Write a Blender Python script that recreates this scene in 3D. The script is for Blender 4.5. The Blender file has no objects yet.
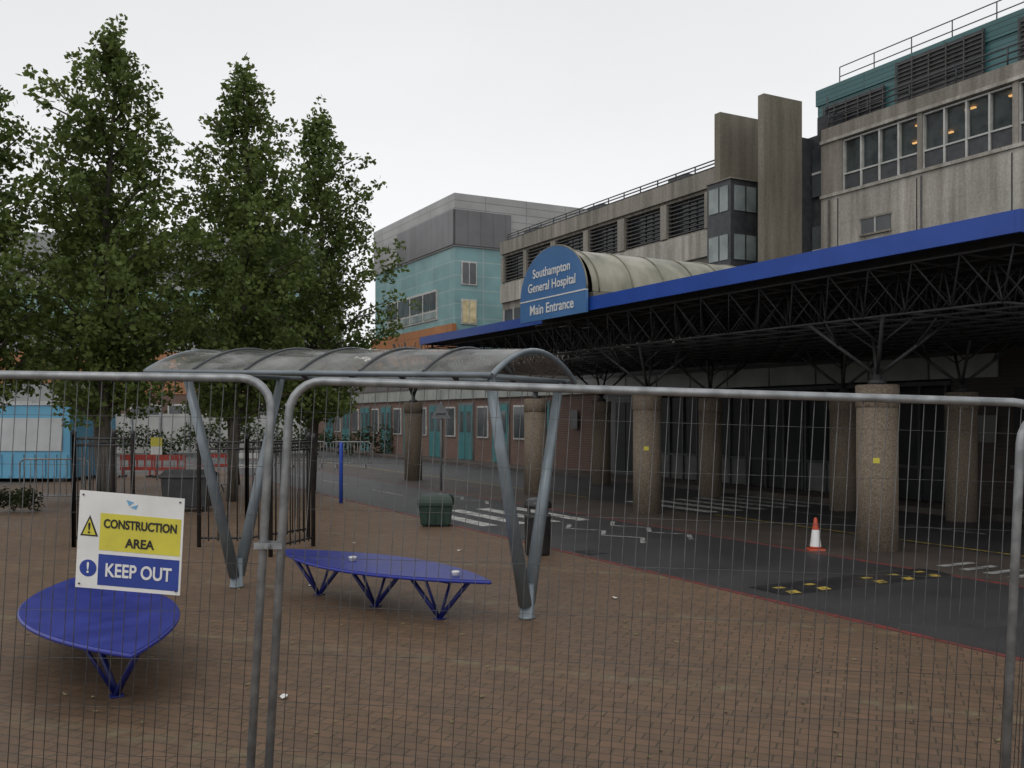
import bpy, math, random
from mathutils import Vector, Matrix
import bmesh
random.seed(7)
sc=bpy.context.scene
COL=sc.collection
U=Vector((-.4745,.8803,0)).normalized(); V=Vector((U.y,-U.x,0)); Z=Vector((0,0,1))
def W(s,t,z=0): return U*s+V*t+Z*z

# ------------------------------------------------------------ materials
def new_mat(name):
    m=bpy.data.materials.new(name); m.use_nodes=True
    nt=m.node_tree; b=nt.nodes['Principled BSDF']; return m,nt,b
def c4(c): return (c[0],c[1],c[2],1)
def mat(name,c1,c2=None,scale=5,rough=.6,metal=0,stretch=(1,1,1),bump=0,bscale=40,detail=6,contrast=(.35,.65),emit=None,estr=0,spec=None):
    m,nt,b=new_mat(name); N=nt.nodes; L=nt.links
    b.inputs['Roughness'].default_value=rough; b.inputs['Metallic'].default_value=metal
    if spec is not None: b.inputs['Specular IOR Level'].default_value=spec
    b.inputs['Base Color'].default_value=c4(c1)
    tc=N.new('ShaderNodeTexCoord'); mp=N.new('ShaderNodeMapping'); mp.inputs['Scale'].default_value=stretch
    L.new(tc.outputs['Object'],mp.inputs['Vector'])
    if c2:
        n=N.new('ShaderNodeTexNoise'); n.inputs['Scale'].default_value=scale; n.inputs['Detail'].default_value=detail
        L.new(mp.outputs['Vector'],n.inputs['Vector'])
        r=N.new('ShaderNodeValToRGB'); r.color_ramp.elements[0].position=contrast[0]; r.color_ramp.elements[1].position=contrast[1]
        r.color_ramp.elements[0].color=c4(c1); r.color_ramp.elements[1].color=c4(c2)
        L.new(n.outputs['Fac'],r.inputs['Fac']); L.new(r.outputs['Color'],b.inputs['Base Color'])
    if bump:
        n2=N.new('ShaderNodeTexNoise'); n2.inputs['Scale'].default_value=bscale
        L.new(tc.outputs['Object'],n2.inputs['Vector'])
        bp=N.new('ShaderNodeBump'); bp.inputs['Strength'].default_value=bump; bp.inputs['Distance'].default_value=.02
        L.new(n2.outputs['Fac'],bp.inputs['Height']); L.new(bp.outputs['Normal'],b.inputs['Normal'])
    if emit:
        b.inputs['Emission Color'].default_value=c4(emit); b.inputs['Emission Strength'].default_value=estr
    return m
def mixc(nt,a,b,fac,mode='MIX'):
    x=nt.nodes.new('ShaderNodeMix'); x.data_type='RGBA'; x.blend_type=mode
    for inp,v in ((x.inputs[6],a),(x.inputs[7],b),(x.inputs[0],fac)):
        if isinstance(v,(int,float)): inp.default_value=v
        elif isinstance(v,tuple): inp.default_value=c4(v)
        else: nt.links.new(v,inp)
    return x.outputs[2]
def concrete(name,base,dark,streak=.8,panel=None,rough=.85):
    m,nt,b=new_mat(name); N=nt.nodes; L=nt.links
    b.inputs['Roughness'].default_value=rough
    tc=N.new('ShaderNodeTexCoord')
    mp=N.new('ShaderNodeMapping'); mp.inputs['Scale'].default_value=(1.9,1.9,.14); L.new(tc.outputs['Object'],mp.inputs['Vector'])
    n=N.new('ShaderNodeTexNoise'); n.inputs['Scale'].default_value=1.3; n.inputs['Detail'].default_value=8; n.inputs['Roughness'].default_value=.65; L.new(mp.outputs['Vector'],n.inputs['Vector'])
    r=N.new('ShaderNodeValToRGB'); r.color_ramp.elements[0].position=.38; r.color_ramp.elements[1].position=.64
    r.color_ramp.elements[0].color=(0,0,0,1); r.color_ramp.elements[1].color=(1,1,1,1); L.new(n.outputs['Fac'],r.inputs['Fac'])
    n2=N.new('ShaderNodeTexNoise'); n2.inputs['Scale'].default_value=14; n2.inputs['Detail'].default_value=8; L.new(tc.outputs['Object'],n2.inputs['Vector'])
    n4=N.new('ShaderNodeTexNoise'); n4.inputs['Scale'].default_value=.45; n4.inputs['Detail'].default_value=6; L.new(tc.outputs['Object'],n4.inputs['Vector'])
    mm=N.new('ShaderNodeMath'); mm.operation='MULTIPLY'; mm.inputs[1].default_value=streak; L.new(r.outputs['Color'],mm.inputs[0])
    c=mixc(nt,base,dark,mm.outputs[0])
    c=mixc(nt,c,n2.outputs['Fac'],.35,'OVERLAY'); c=mixc(nt,c,n4.outputs['Fac'],.4,'OVERLAY')
    L.new(c,b.inputs['Base Color'])
    bp=N.new('ShaderNodeBump'); bp.inputs['Strength'].default_value=.3; bp.inputs['Distance'].default_value=.02
    L.new(n2.outputs['Fac'],bp.inputs['Height']); L.new(bp.outputs['Normal'],b.inputs['Normal'])
    return m
def panels(name,c1,c2,gap,bw,bh,rough=.4,axis='u',mort=.015,offset=0):
    """cladding panels/bricks laid out along the building axis and height"""
    m,nt,b=new_mat(name); N=nt.nodes; L=nt.links
    b.inputs['Roughness'].default_value=rough
    tc=N.new('ShaderNodeTexCoord'); sp=N.new('ShaderNodeSeparateXYZ')
    mp=N.new('ShaderNodeMapping'); ang=math.atan2(U.y,U.x); mp.inputs['Rotation'].default_value=(0,0,-ang)
    L.new(tc.outputs['Object'],mp.inputs['Vector']); L.new(mp.outputs['Vector'],sp.inputs[0])
    ad=N.new('ShaderNodeMath'); ad.operation='ADD'; L.new(sp.outputs[0],ad.inputs[0]); L.new(sp.outputs[1],ad.inputs[1])
    cb=N.new('ShaderNodeCombineXYZ'); L.new(ad.outputs[0],cb.inputs[0]); L.new(sp.outputs[2],cb.inputs[1])
    br=N.new('ShaderNodeTexBrick'); br.offset=offset; br.inputs['Scale'].default_value=1
    br.inputs['Brick Width'].default_value=bw; br.inputs['Row Height'].default_value=bh; br.inputs['Mortar Size'].default_value=mort
    br.inputs['Color1'].default_value=c4(c1); br.inputs['Color2'].default_value=c4(c2); br.inputs['Mortar'].default_value=c4(gap)
    L.new(cb.outputs[0],br.inputs['Vector'])
    n=N.new('ShaderNodeTexNoise'); n.inputs['Scale'].default_value=.7; n.inputs['Detail'].default_value=6; L.new(tc.outputs['Object'],n.inputs['Vector'])
    c=mixc(nt,br.outputs['Color'],n.outputs['Fac'],.35,'OVERLAY'); L.new(c,b.inputs['Base Color'])
    return m

def paving_mat():
    m,nt,b=new_mat('brick_paving'); N=nt.nodes; L=nt.links
    tc=N.new('ShaderNodeTexCoord'); mp=N.new('ShaderNodeMapping'); mp.inputs['Rotation'].default_value=(0,0,math.radians(21))
    L.new(tc.outputs['Object'],mp.inputs['Vector'])
    br=N.new('ShaderNodeTexBrick'); br.offset=.5; br.inputs['Scale'].default_value=1
    br.inputs['Brick Width'].default_value=.2; br.inputs['Row Height'].default_value=.1; br.inputs['Mortar Size'].default_value=.006; br.inputs['Mortar Smooth'].default_value=.4
    br.inputs['Color1'].default_value=(.165,.102,.062,1); br.inputs['Color2'].default_value=(.13,.084,.053,1); br.inputs['Mortar'].default_value=(.066,.052,.034,1)
    L.new(mp.outputs['Vector'],br.inputs['Vector'])
    n=N.new('ShaderNodeTexNoise'); n.inputs['Scale'].default_value=.4; n.inputs['Detail'].default_value=7; n.inputs['Roughness'].default_value=.6; L.new(tc.outputs['Object'],n.inputs['Vector'])
    r=N.new('ShaderNodeValToRGB'); r.color_ramp.elements[0].position=.36; r.color_ramp.elements[1].position=.68; L.new(n.outputs['Fac'],r.inputs['Fac'])
    c=mixc(nt,br.outputs['Color'],(.8,.79,.77),r.outputs['Color'],'MULTIPLY')
    n3=N.new('ShaderNodeTexNoise'); n3.inputs['Scale'].default_value=7; n3.inputs['Detail'].default_value=8; L.new(tc.outputs['Object'],n3.inputs['Vector'])
    sp=N.new('ShaderNodeSeparateXYZ'); L.new(mp.outputs['Vector'],sp.inputs[0])
    wv=N.new('ShaderNodeMath'); wv.operation='MULTIPLY_ADD'; wv.inputs[1].default_value=.12; L.new(n.outputs['Fac'],wv.inputs[0]); L.new(sp.outputs[1],wv.inputs[2])
    wb=N.new('ShaderNodeMath'); wb.operation='PINGPONG'; wb.inputs[1].default_value=1.05
    L.new(wv.outputs[0],wb.inputs[0])
    lt=N.new('ShaderNodeMapRange'); lt.inputs[1].default_value=.12; lt.inputs[2].default_value=.02; L.new(wb.outputs[0],lt.inputs[0])
    r3=N.new('ShaderNodeValToRGB'); r3.color_ramp.elements[0].position=.42; r3.color_ramp.elements[1].position=.64; L.new(n3.outputs['Fac'],r3.inputs['Fac'])
    mu=N.new('ShaderNodeMath'); mu.operation='MULTIPLY'; L.new(lt.outputs[0],mu.inputs[0]); L.new(r3.outputs['Color'],mu.inputs[1])
    mu2=N.new('ShaderNodeMath'); mu2.operation='MULTIPLY'; mu2.inputs[1].default_value=.55; L.new(mu.outputs[0],mu2.inputs[0])
    c=mixc(nt,c,(.17,.155,.09),mu2.outputs[0])
    c=mixc(nt,c,n3.outputs['Fac'],.3,'OVERLAY')
    # fine light specks of grit
    n5=N.new('ShaderNodeTexNoise'); n5.inputs['Scale'].default_value=42; n5.inputs['Detail'].default_value=3; L.new(tc.outputs['Object'],n5.inputs['Vector'])
    r5=N.new('ShaderNodeValToRGB'); r5.color_ramp.elements[0].position=.69; r5.color_ramp.elements[1].position=.76; L.new(n5.outputs['Fac'],r5.inputs['Fac'])
    c=mixc(nt,c,(.2,.18,.14),r5.outputs['Color'])
    L.new(c,b.inputs['Base Color']); b.inputs['Specular IOR Level'].default_value=.35
    rr=N.new('ShaderNodeMapRange'); rr.inputs[3].default_value=.75; rr.inputs[4].default_value=.5; L.new(r.outputs['Color'],rr.inputs[0]); L.new(rr.outputs[0],b.inputs['Roughness'])
    bp=N.new('ShaderNodeBump'); bp.inputs['Strength'].default_value=.5; bp.inputs['Distance'].default_value=.006
    inv=N.new('ShaderNodeMath'); inv.operation='SUBTRACT'; inv.inputs[0].default_value=1; L.new(br.outputs['Fac'],inv.inputs[1])
    ad=N.new('ShaderNodeMath'); ad.operation='ADD'; L.new(inv.outputs[0],ad.inputs[0]); L.new(n3.outputs['Fac'],ad.inputs[1])
    L.new(ad.outputs[0],bp.inputs['Height']); L.new(bp.outputs['Normal'],b.inputs['Normal'])
    return m
def leaf_mat(name,c1,c2,c3):
    m,nt,b=new_mat(name); N=nt.nodes; L=nt.links
    g=N.new('ShaderNodeNewGeometry'); r=N.new('ShaderNodeValToRGB')
    r.color_ramp.elements[0].color=c4(c1); r.color_ramp.elements[1].color=c4(c3); e=r.color_ramp.elements.new(.5); e.color=c4(c2)
    L.new(g.outputs['Random Per Island'],r.inputs['Fac'])
    tc=N.new('ShaderNodeTexCoord'); n=N.new('ShaderNodeTexNoise'); n.inputs['Scale'].default_value=1.2; L.new(tc.outputs['Object'],n.inputs['Vector'])
    rr=N.new('ShaderNodeValToRGB'); rr.color_ramp.elements[0].position=.35; rr.color_ramp.elements[1].position=.65
    rr.color_ramp.elements[0].color=(.68,.7,.62,1); rr.color_ramp.elements[1].color=(1.2,1.15,1,1); L.new(n.outputs['Fac'],rr.inputs['Fac'])
    c=mixc(nt,r.outputs['Color'],rr.outputs['Color'],1.0,'MULTIPLY')
    L.new(c,b.inputs['Base Color']); b.inputs['Roughness'].default_value=.6; b.inputs['Specular IOR Level'].default_value=.3
    tr=N.new('ShaderNodeBsdfTranslucent'); L.new(c,tr.inputs['Color'])
    mx=N.new('ShaderNodeMixShader'); mx.inputs[0].default_value=.42
    L.new(b.outputs[0],mx.inputs[1]); L.new(tr.outputs[0],mx.inputs[2]); L.new(mx.outputs[0],N['Material Output'].inputs['Surface'])
    return m
def glass_mat(name,tint=(.8,.85,.85),op=.25,base=(.12,.14,.14),rough=.12,nscale=3,lo=.6,hi=1.4):
    m,nt,b=new_mat(name); N=nt.nodes; L=nt.links
    tr=N.new('ShaderNodeBsdfTransparent'); tr.inputs['Color'].default_value=c4(tint)
    b.inputs['Base Color'].default_value=c4(base); b.inputs['Roughness'].default_value=rough
    tc=N.new('ShaderNodeTexCoord'); n=N.new('ShaderNodeTexNoise'); n.inputs['Scale'].default_value=nscale; n.inputs['Detail'].default_value=6; L.new(tc.outputs['Object'],n.inputs['Vector'])
    mr=N.new('ShaderNodeMapRange'); mr.inputs[1].default_value=.3; mr.inputs[2].default_value=.7; mr.inputs[3].default_value=op*lo; mr.inputs[4].default_value=op*hi; L.new(n.outputs['Fac'],mr.inputs[0])
    mx=N.new('ShaderNodeMixShader'); L.new(mr.outputs[0],mx.inputs[0]); L.new(tr.outputs[0],mx.inputs[1]); L.new(b.outputs[0],mx.inputs[2])
    L.new(mx.outputs[0],N['Material Output'].inputs['Surface']); return m
def perf_mat():
    m,nt,b=new_mat('perforated_blue'); N=nt.nodes; L=nt.links
    tc=N.new('ShaderNodeTexCoord'); vo=N.new('ShaderNodeTexVoronoi'); vo.inputs['Scale'].default_value=26; vo.inputs['Randomness'].default_value=0
    L.new(tc.outputs['Object'],vo.inputs['Vector'])
    r=N.new('ShaderNodeValToRGB'); r.color_ramp.elements[0].position=.36; r.color_ramp.elements[1].position=.42
    r.color_ramp.elements[0].color=(.004,.006,.03,1); r.color_ramp.elements[1].color=(.012,.024,.235,1)
    L.new(vo.outputs['Distance'],r.inputs['Fac'])
    n=N.new('ShaderNodeTexNoise'); n.inputs['Scale'].default_value=4; n.inputs['Detail'].default_value=5; L.new(tc.outputs['Object'],n.inputs['Vector'])
    c=mixc(nt,r.outputs['Color'],n.outputs['Fac'],.4,'OVERLAY'); L.new(c,b.inputs['Base Color'])
    mr=N.new('ShaderNodeMapRange'); mr.inputs[3].default_value=.22; mr.inputs[4].default_value=.5; L.new(n.outputs['Fac'],mr.inputs[0]); L.new(mr.outputs[0],b.inputs['Roughness'])
    return m

M={}
M['paving']=paving_mat()
M['asphalt']=mat('asphalt_wet',(.028,.028,.03),(.045,.045,.046),scale=1.2,rough=.5,bump=.5,bscale=160,detail=10)
M['asphalt_old']=mat('asphalt_old',(.065,.063,.06),(.1,.095,.09),scale=.6,rough=.7,bump=.4,bscale=90,detail=10)
M['forecourt']=mat('shaded_forecourt_paving',(.045,.036,.03),(.072,.057,.046),scale=1.5,rough=.65,bump=.4,bscale=60,detail=10)  # paving colour darkened to carry the gloom around the canopy
M['white_paint']=mat('worn_white_paint',(.48,.48,.45),(.09,.09,.088),scale=7,rough=.6,contrast=(.45,.68))
M['white_faint']=mat('faded_white_paint',(.34,.34,.33),(.06,.06,.06),scale=6,rough=.6,contrast=(.42,.68))
M['yellow_paint']=mat('worn_yellow_paint',(.42,.3,.05),(.1,.08,.03),scale=9,rough=.6,contrast=(.42,.66))
M['red_paint']=mat('worn_red_kerb',(.2,.035,.03),(.09,.035,.03),scale=7,rough=.6)
M['concrete']=concrete('weathered_concrete',(.26,.24,.207),(.13,.115,.095))
M['concrete_light']=concrete('pale_concrete_panel',(.42,.4,.36),(.2,.18,.15),.8)
M['concrete_moss']=concrete('mossy_concrete',(.2,.18,.142),(.105,.096,.07),.8)
M['aggregate']=mat('exposed_aggregate',(.14,.108,.078),(.27,.22,.165),scale=45,rough=.9,bump=.8,bscale=70,detail=4)
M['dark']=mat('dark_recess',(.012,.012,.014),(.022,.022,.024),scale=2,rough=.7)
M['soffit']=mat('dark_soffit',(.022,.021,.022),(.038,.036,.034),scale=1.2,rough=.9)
M['louvre']=mat('dark_louvre',(.045,.045,.045),(.08,.075,.07),scale=3,rough=.6)
M['frame_white']=mat('window_frame',(.5,.5,.48),(.37,.37,.35),scale=4,rough=.5)
M['frame_dark']=mat('dark_frame',(.028,.03,.034),(.05,.052,.055),scale=5,rough=.5)
M['pane']=mat('dark_window_glass',(.03,.035,.04),(.09,.1,.105),scale=.7,rough=.08,contrast=(.3,.7))
M['shop_glass']=mat('shaded_shop_glass',(.012,.014,.015),(.04,.042,.04),scale=.8,rough=.35,contrast=(.35,.7),spec=.15)  # glass made darker and duller, canopy shade put into its colour
M['shop_pale']=mat('shaded_shop_pale',(.15,.155,.145),(.08,.083,.08),scale=1.1,rough=.4,spec=.2)  # pale shopfront panels toned down in colour for the canopy shade
M['shop_band']=mat('pale_shopfront_band',(.3,.32,.29),(.2,.22,.2),scale=1.4,rough=.4)
M['pane_pale']=mat('pale_window_glass',(.27,.31,.3),(.14,.17,.17),scale=1.2,rough=.15)
M['glass']=glass_mat('clear_glass')
M['room']=mat('room_interior',(.12,.1,.08),(.06,.05,.042),scale=.9,rough=.9)
M['lamp']=mat('ceiling_lamp',(.8,.5,.2),emit=(1,.48,.16),estr=2.2)
M['lamp_soft']=mat('lit_window',(.5,.45,.28),(.22,.2,.12),scale=2,emit=(1,.75,.35),estr=.1)
M['teal']=panels('teal_cladding',(.16,.29,.3),(.2,.34,.345),(.3,.38,.38),2.8,.9,mort=.03)
M['teal_dark']=panels('teal_louvre_cladding',(.035,.115,.12),(.05,.135,.14),(.015,.05,.05),3.0,.16)
M['teal_door']=mat('teal_door',(.025,.13,.14),(.035,.16,.165),scale=3,rough=.45)
M['orange']=panels('orange_cladding',(.36,.15,.055),(.3,.125,.05),(.15,.07,.03),2.4,.6)
M['grey_clad']=panels('grey_cladding',(.28,.28,.275),(.31,.31,.305),(.18,.18,.18),3.0,.5,mort=.03)
M['shaded_clad']=panels('shaded_grey_cladding',(.085,.085,.083),(.1,.1,.098),(.05,.05,.05),2.0,.5,mort=.03)  # darker copy of the grey cladding, with the canopy's shade painted in
M['dark_clad']=panels('dark_grey_cladding',(.12,.12,.125),(.14,.14,.145),(.08,.08,.08),.9,6,mort=.03)
M['brick']=panels('red_brick',(.14,.065,.046),(.105,.052,.038),(.15,.13,.11),.225,.075,rough=.85,offset=.5,mort=.01)
M['brick_brown']=panels('brown_brick',(.05,.036,.03),(.036,.028,.023),(.05,.043,.036),.225,.075,rough=.85,offset=.5,mort=.01)
M['blue_fascia']=mat('blue_fascia',(.010,.055,.30),(.014,.065,.35),scale=2,rough=.45)
M['blue_sign']=mat('blue_sign_face',(.055,.15,.33),(.07,.175,.38),scale=1.2,rough=.4)
M['white']=mat('white_plastic',(.74,.74,.73),(.64,.64,.62),scale=6,rough=.4)
M['vault']=mat('weathered_vault_sheet',(.33,.315,.25),(.12,.12,.08),scale=2.2,rough=.4,stretch=(1,1,.3),contrast=(.38,.7),detail=9)
M['vault_rib']=mat('vault_rib',(.2,.19,.15),(.11,.105,.075),scale=4,rough=.6)
M['truss']=mat('truss_steel',(.022,.022,.024),(.036,.036,.036),scale=6,rough=.7)
M['strut']=mat('strut_steel',(.035,.037,.04),(.06,.06,.06),scale=6,rough=.5)
M['sign_back']=mat('sign_back_grey',(.16,.17,.18),(.12,.13,.13),scale=6,rough=.5)
M['galv']=mat('galvanised_steel',(.33,.345,.355),(.2,.21,.215),scale=14,rough=.45,metal=.5)
M['wire']=mat('mesh_wire',(.07,.07,.07),(.12,.12,.12),scale=20,rough=.5,metal=.3)
M['shelter']=mat('shelter_paint',(.2,.235,.26),(.15,.18,.2),scale=5,rough=.35,metal=.2)
M['shelter_dark']=mat('shelter_dark_rib',(.035,.04,.045),(.06,.066,.07),scale=5,rough=.45)
M['shelter_glass']=glass_mat('shelter_sheet',(.8,.8,.77),.38,(.32,.32,.3),.05,2.5,.5,1.5)
M['blue_bench']=perf_mat()
M['blue_leg']=mat('blue_painted_steel',(.009,.014,.11),(.012,.02,.16),scale=8,rough=.4)
M['blue_rim']=mat('blue_rim_steel',(.012,.022,.22),(.018,.03,.27),scale=8,rough=.4)
M['green']=mat('green_plastic',(.010,.030,.021),(.015,.042,.028),scale=5,rough=.5)
M['green_lid']=mat('green_lid',(.010,.028,.020),(.014,.038,.026),scale=5,rough=.45)
M['black']=mat('black_plastic',(.018,.018,.02),(.03,.03,.032),scale=6,rough=.4)
M['black_iron']=mat('black_iron',(.015,.015,.017),(.03,.028,.026),scale=9,rough=.5)
M['orange_plastic']=mat('cone_orange',(.5,.075,.03),(.4,.06,.025),scale=7,rough=.5)
M['red_plastic']=mat('barrier_red',(.42,.05,.03),(.32,.04,.03),scale=5,rough=.5)
M['sign_yellow']=mat('sign_yellow',(.62,.56,.06),(.55,.49,.06),scale=9,rough=.4)
M['sign_blue']=mat('sign_blue',(.02,.045,.25),(.025,.055,.29),scale=9,rough=.4)
M['pale_blue']=mat('emblem_pale_blue',(.15,.35,.55),rough=.5)
M['ink']=mat('sign_ink',(.01,.01,.012),rough=.5)
M['cabin_blue']=mat('cabin_blue',(.1,.32,.5),(.12,.36,.53),scale=2,rough=.5)
M['cabin_white']=mat('cabin_white',(.5,.52,.53),(.42,.44,.45),scale=2,rough=.5)
M['hoard']=mat('hoarding_white',(.4,.4,.385),(.3,.3,.285),scale=1.3,rough=.6)
M['pale_wall']=mat('pale_render_wall',(.3,.31,.31),(.24,.25,.25),scale=.6,rough=.7)
M['blue_pole']=mat('blue_pole_paint',(.02,.07,.4),(.03,.08,.42),scale=9,rough=.4)
M['bark']=mat('bark',(.05,.042,.032),(.095,.08,.063),scale=14,rough=.95,stretch=(1,1,.25),bump=.8,bscale=30)
M['leaf']=leaf_mat('leaves',(.085,.125,.035),(.12,.17,.048),(.17,.225,.072))
M['leaf_dark']=leaf_mat('shrub_leaves',(.03,.042,.02),(.045,.06,.028),(.06,.075,.035))
M['dry_leaf']=mat('fallen_leaf',(.14,.13,.05),(.2,.17,.09),scale=2,rough=.8)

# ------------------------------------------------------------ mesh builder
ORG={}
class MB:
    def __init__(s): s.v=[];s.f=[];s.m=[];s.mats=[];s.sm=[]
    def mi(s,k):
        if k not in s.mats: s.mats.append(k)
        return s.mats.index(k)
    def face(s,idx,k,smooth=False): s.f.append(idx); s.m.append(s.mi(k)); s.sm.append(smooth)
    def poly(s,pts,k):
        b=len(s.v); s.v+= [Vector(p) for p in pts]; s.face(list(range(b,b+len(pts))),k)
    def pbox(s,o,a,b,c,k):
        o=Vector(o); i=len(s.v)
        s.v+=[o,o+a,o+a+b,o+b,o+c,o+a+c,o+a+b+c,o+b+c]
        for q in ((0,3,2,1),(4,5,6,7),(0,1,5,4),(1,2,6,5),(2,3,7,6),(3,0,4,7)): s.face([i+j for j in q],k)
        return s
    def box(s,s0,s1,t0,t1,z0,z1,k): return s.pbox(W(s0,t0,z0),U*(s1-s0),V*(t1-t0),Z*(z1-z0),k)
    def xbox(s,x0,x1,y0,y1,z0,z1,k): return s.pbox(Vector((x0,y0,z0)),Vector((x1-x0,0,0)),Vector((0,y1-y0,0)),Z*(z1-z0),k)
    def prism(s,pts,ext,k):
        n=len(pts); b=len(s.v); s.v+=[Vector(p) for p in pts]+[Vector(p)+ext for p in pts]
        s.face(list(range(b,b+n))[::-1],k); s.face(list(range(b+n,b+2*n)),k)
        for i in range(n): j=(i+1)%n; s.face([b+i,b+j,b+n+j,b+n+i],k)
        return s
    def path(s,pts,r,k,n=8,closed=False,radii=None):
        pts=[Vector(p) for p in pts]; b=len(s.v); N=len(pts)
        prev=None
        for i,p in enumerate(pts):
            if closed: d=(pts[(i+1)%N]-pts[i-1])
            else: d=(pts[min(i+1,N-1)]-pts[max(i-1,0)])
            d.normalize()
            if prev is None:
                a=d.orthogonal().normalized()
            else:
                a=(prev-d*prev.dot(d)).normalized()
            prev=a; c=d.cross(a); rr=radii[i] if radii else r
            for q in range(n):
                an=2*math.pi*q/n; s.v.append(p+(a*math.cos(an)+c*math.sin(an))*rr)
        R=N if closed else N-1
        for i in range(R):
            j=(i+1)%N
            for q in range(n):
                w=(q+1)%n; s.face([b+i*n+q,b+i*n+w,b+j*n+w,b+j*n+q],k,True)
        if not closed:
            s.face([b+q for q in range(n)][::-1],k); s.face([b+(N-1)*n+q for q in range(n)],k)
        return s
    def lathe(s,c,prof,k,n=20,kf=None):
        c=Vector(c); b=len(s.v)
        for r,z in prof:
            for q in range(n):
                a=2*math.pi*q/n; s.v.append(c+Vector((r*math.cos(a),r*math.sin(a),z)))
        for i in range(len(prof)-1):
            for q in range(n):
                w=(q+1)%n; s.face([b+i*n+q,b+i*n+w,b+(i+1)*n+w,b+(i+1)*n+q],kf(i) if kf else k,True)
        s.face([b+q for q in range(n)][::-1],k); s.face([b+(len(prof)-1)*n+q for q in range(n)],kf(len(prof)-2) if kf else k)
        return s
    def build(s,name,parent=None,origin=None,fix=True,bevel=0):
        o=ORG[parent.name] if parent else Vector(origin or (0,0,0))
        me=bpy.data.meshes.new(name); me.from_pydata([tuple(p-o) for p in s.v],[],s.f)
        for k in s.mats: me.materials.append(M[k])
        me.polygons.foreach_set('material_index',s.m); me.polygons.foreach_set('use_smooth',s.sm)
        if fix:
            bm=bmesh.new(); bm.from_mesh(me); bmesh.ops.recalc_face_normals(bm,faces=bm.faces); bm.to_mesh(me); bm.free()
        ob=bpy.data.objects.new(name,me); COL.objects.link(ob)
        if parent: ob.parent=parent
        else: ob.location=o
        if bevel:
            bv=ob.modifiers.new('bevel','BEVEL'); bv.width=bevel; bv.segments=2; bv.limit_method='ANGLE'
        ORG[ob.name]=o.copy()
        return ob
def tag(ob,label,cat,group=None):
    ob['label']=label; ob['category']=cat
    if group: ob['group']=group
    return ob
def thing(name,loc,label,cat,group=None):
    e=bpy.data.objects.new(name,None); COL.objects.link(e); e.location=loc; e.empty_display_size=.3
    ORG[e.name]=Vector(loc); return tag(e,label,cat,group)
def structure(ob): ob['kind']='structure'; return ob
def text(name,body,size,k,origin,right,up,parent,align='CENTER',bold=0.0,line=1.0,sx=1.0):
    cu=bpy.data.curves.new(name,'FONT'); cu.body=body; cu.size=size; cu.align_x=align; cu.align_y='CENTER'; cu.offset=bold; cu.space_line=line; cu.extrude=.001
    to=bpy.data.objects.new(name,cu); COL.objects.link(to); bpy.context.view_layer.update()
    dg=bpy.context.evaluated_depsgraph_get(); me=bpy.data.meshes.new_from_object(to.evaluated_get(dg))
    bpy.data.objects.remove(to); right=Vector(right).normalized(); up=Vector(up).normalized(); nn=right.cross(up); o=ORG[parent.name]; origin=Vector(origin)
    for v in me.vertices: v.co=origin+right*v.co.x*sx+up*v.co.y+nn*v.co.z-o
    me.name=name; me.materials.clear(); me.materials.append(M[k])
    ob=bpy.data.objects.new(name,me); COL.objects.link(ob); ob.parent=parent; ORG[ob.name]=o.copy(); return ob

# ------------------------------------------------------------ ground
def sheet(name,pts,z,k):
    b=MB(); b.poly([Vector((p[0],p[1],z)) for p in pts],k); return structure(b.build(name,fix=False))
def st(s,t): w=W(s,t); return (w.x,w.y)
sheet('ground',[(-1500,-1500),(1500,-1500),(1500,1500),(-1500,1500)],-.008,'asphalt_old')
sheet('plaza_pavement',[st(-12,6.5),st(34,6.5),st(24,-6),(-16,24),(-16,-6)],-.003,'paving')
sheet('road',[st(-40,6.56),st(120,6.56),st(120,9.3),st(-40,9.3)],0.001,'asphalt')
sheet('forecourt_pavement',[st(-40,9.3),st(60,9.3),st(60,11.2),st(-40,11.2)],0.001,'forecourt')
sheet('drop_off_road',[st(-40,11.2),st(60,11.2),st(60,14.9),st(-40,14.9)],0.001,'asphalt')
b=MB(); b.box(-20,60,14.9,16,-.01,.11,'forecourt'); structure(b.build('entrance_pavement'))
b=MB()
for s0 in range(-12,60): b.box(s0+.005,s0+.995,6.48,6.54,-.01,.005,'red_paint')
structure(b.build('near_kerb'))
b=MB()
for s0 in range(-12,60): b.box(s0+.005,s0+.995,9.28,9.34,-.01,.006,'red_paint')
structure(b.build('far_kerb'))
def rect(b,s0,s1,t0,t1,k,z=.005): b.poly([W(s0,t0,z),W(s1,t0,z),W(s1,t1,z),W(s0,t1,z)],k)
b=MB()
t=6.85
while t<9.1: rect(b,13.7,16.4,t,t+.28,'white_paint'); t+=.6
t=11.5
while t<14.6: rect(b,13.7,16.4,t,t+.28,'white_paint'); t+=.6
structure(b.build('zebra_crossing_marking',fix=False))
b=MB()
def zig(t0,s0,n,stp,amp,k='white_faint'):
    for i in range(n):
        a=W(s0+i*stp,t0+(amp if i%2 else 0),.005); c=W(s0+(i+1)*stp,t0+(0 if i%2 else amp),.005)
        d=(c-a).normalized(); nn=Vector((-d.y,d.x,0))*.035; b.poly([a-nn,c-nn,c+nn,a+nn],k)
zig(8.75,10.8,5,.5,.35); zig(7.9,10.8,5,.5,.35); zig(8.7,17.2,6,.6,.3)
for i in range(7): rect(b,20+i*4,22+i*4,7.95,8.02,'white_faint')
for i in range(9): rect(b,-9+i*2.6,-7.6+i*2.6,13.0,13.08,'white_faint')
for i in range(4): rect(b,6.5+i*.3,6.62+i*.3,9.75,10.35,'white_faint')
rect(b,-10,13.4,11.35,11.42,'yellow_paint'); rect(b,17.6,40,11.35,11.42,'yellow_paint')
structure(b.build('road_marking',fix=False))
b=MB(); c=W(10.4,6.8,.001)
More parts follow.
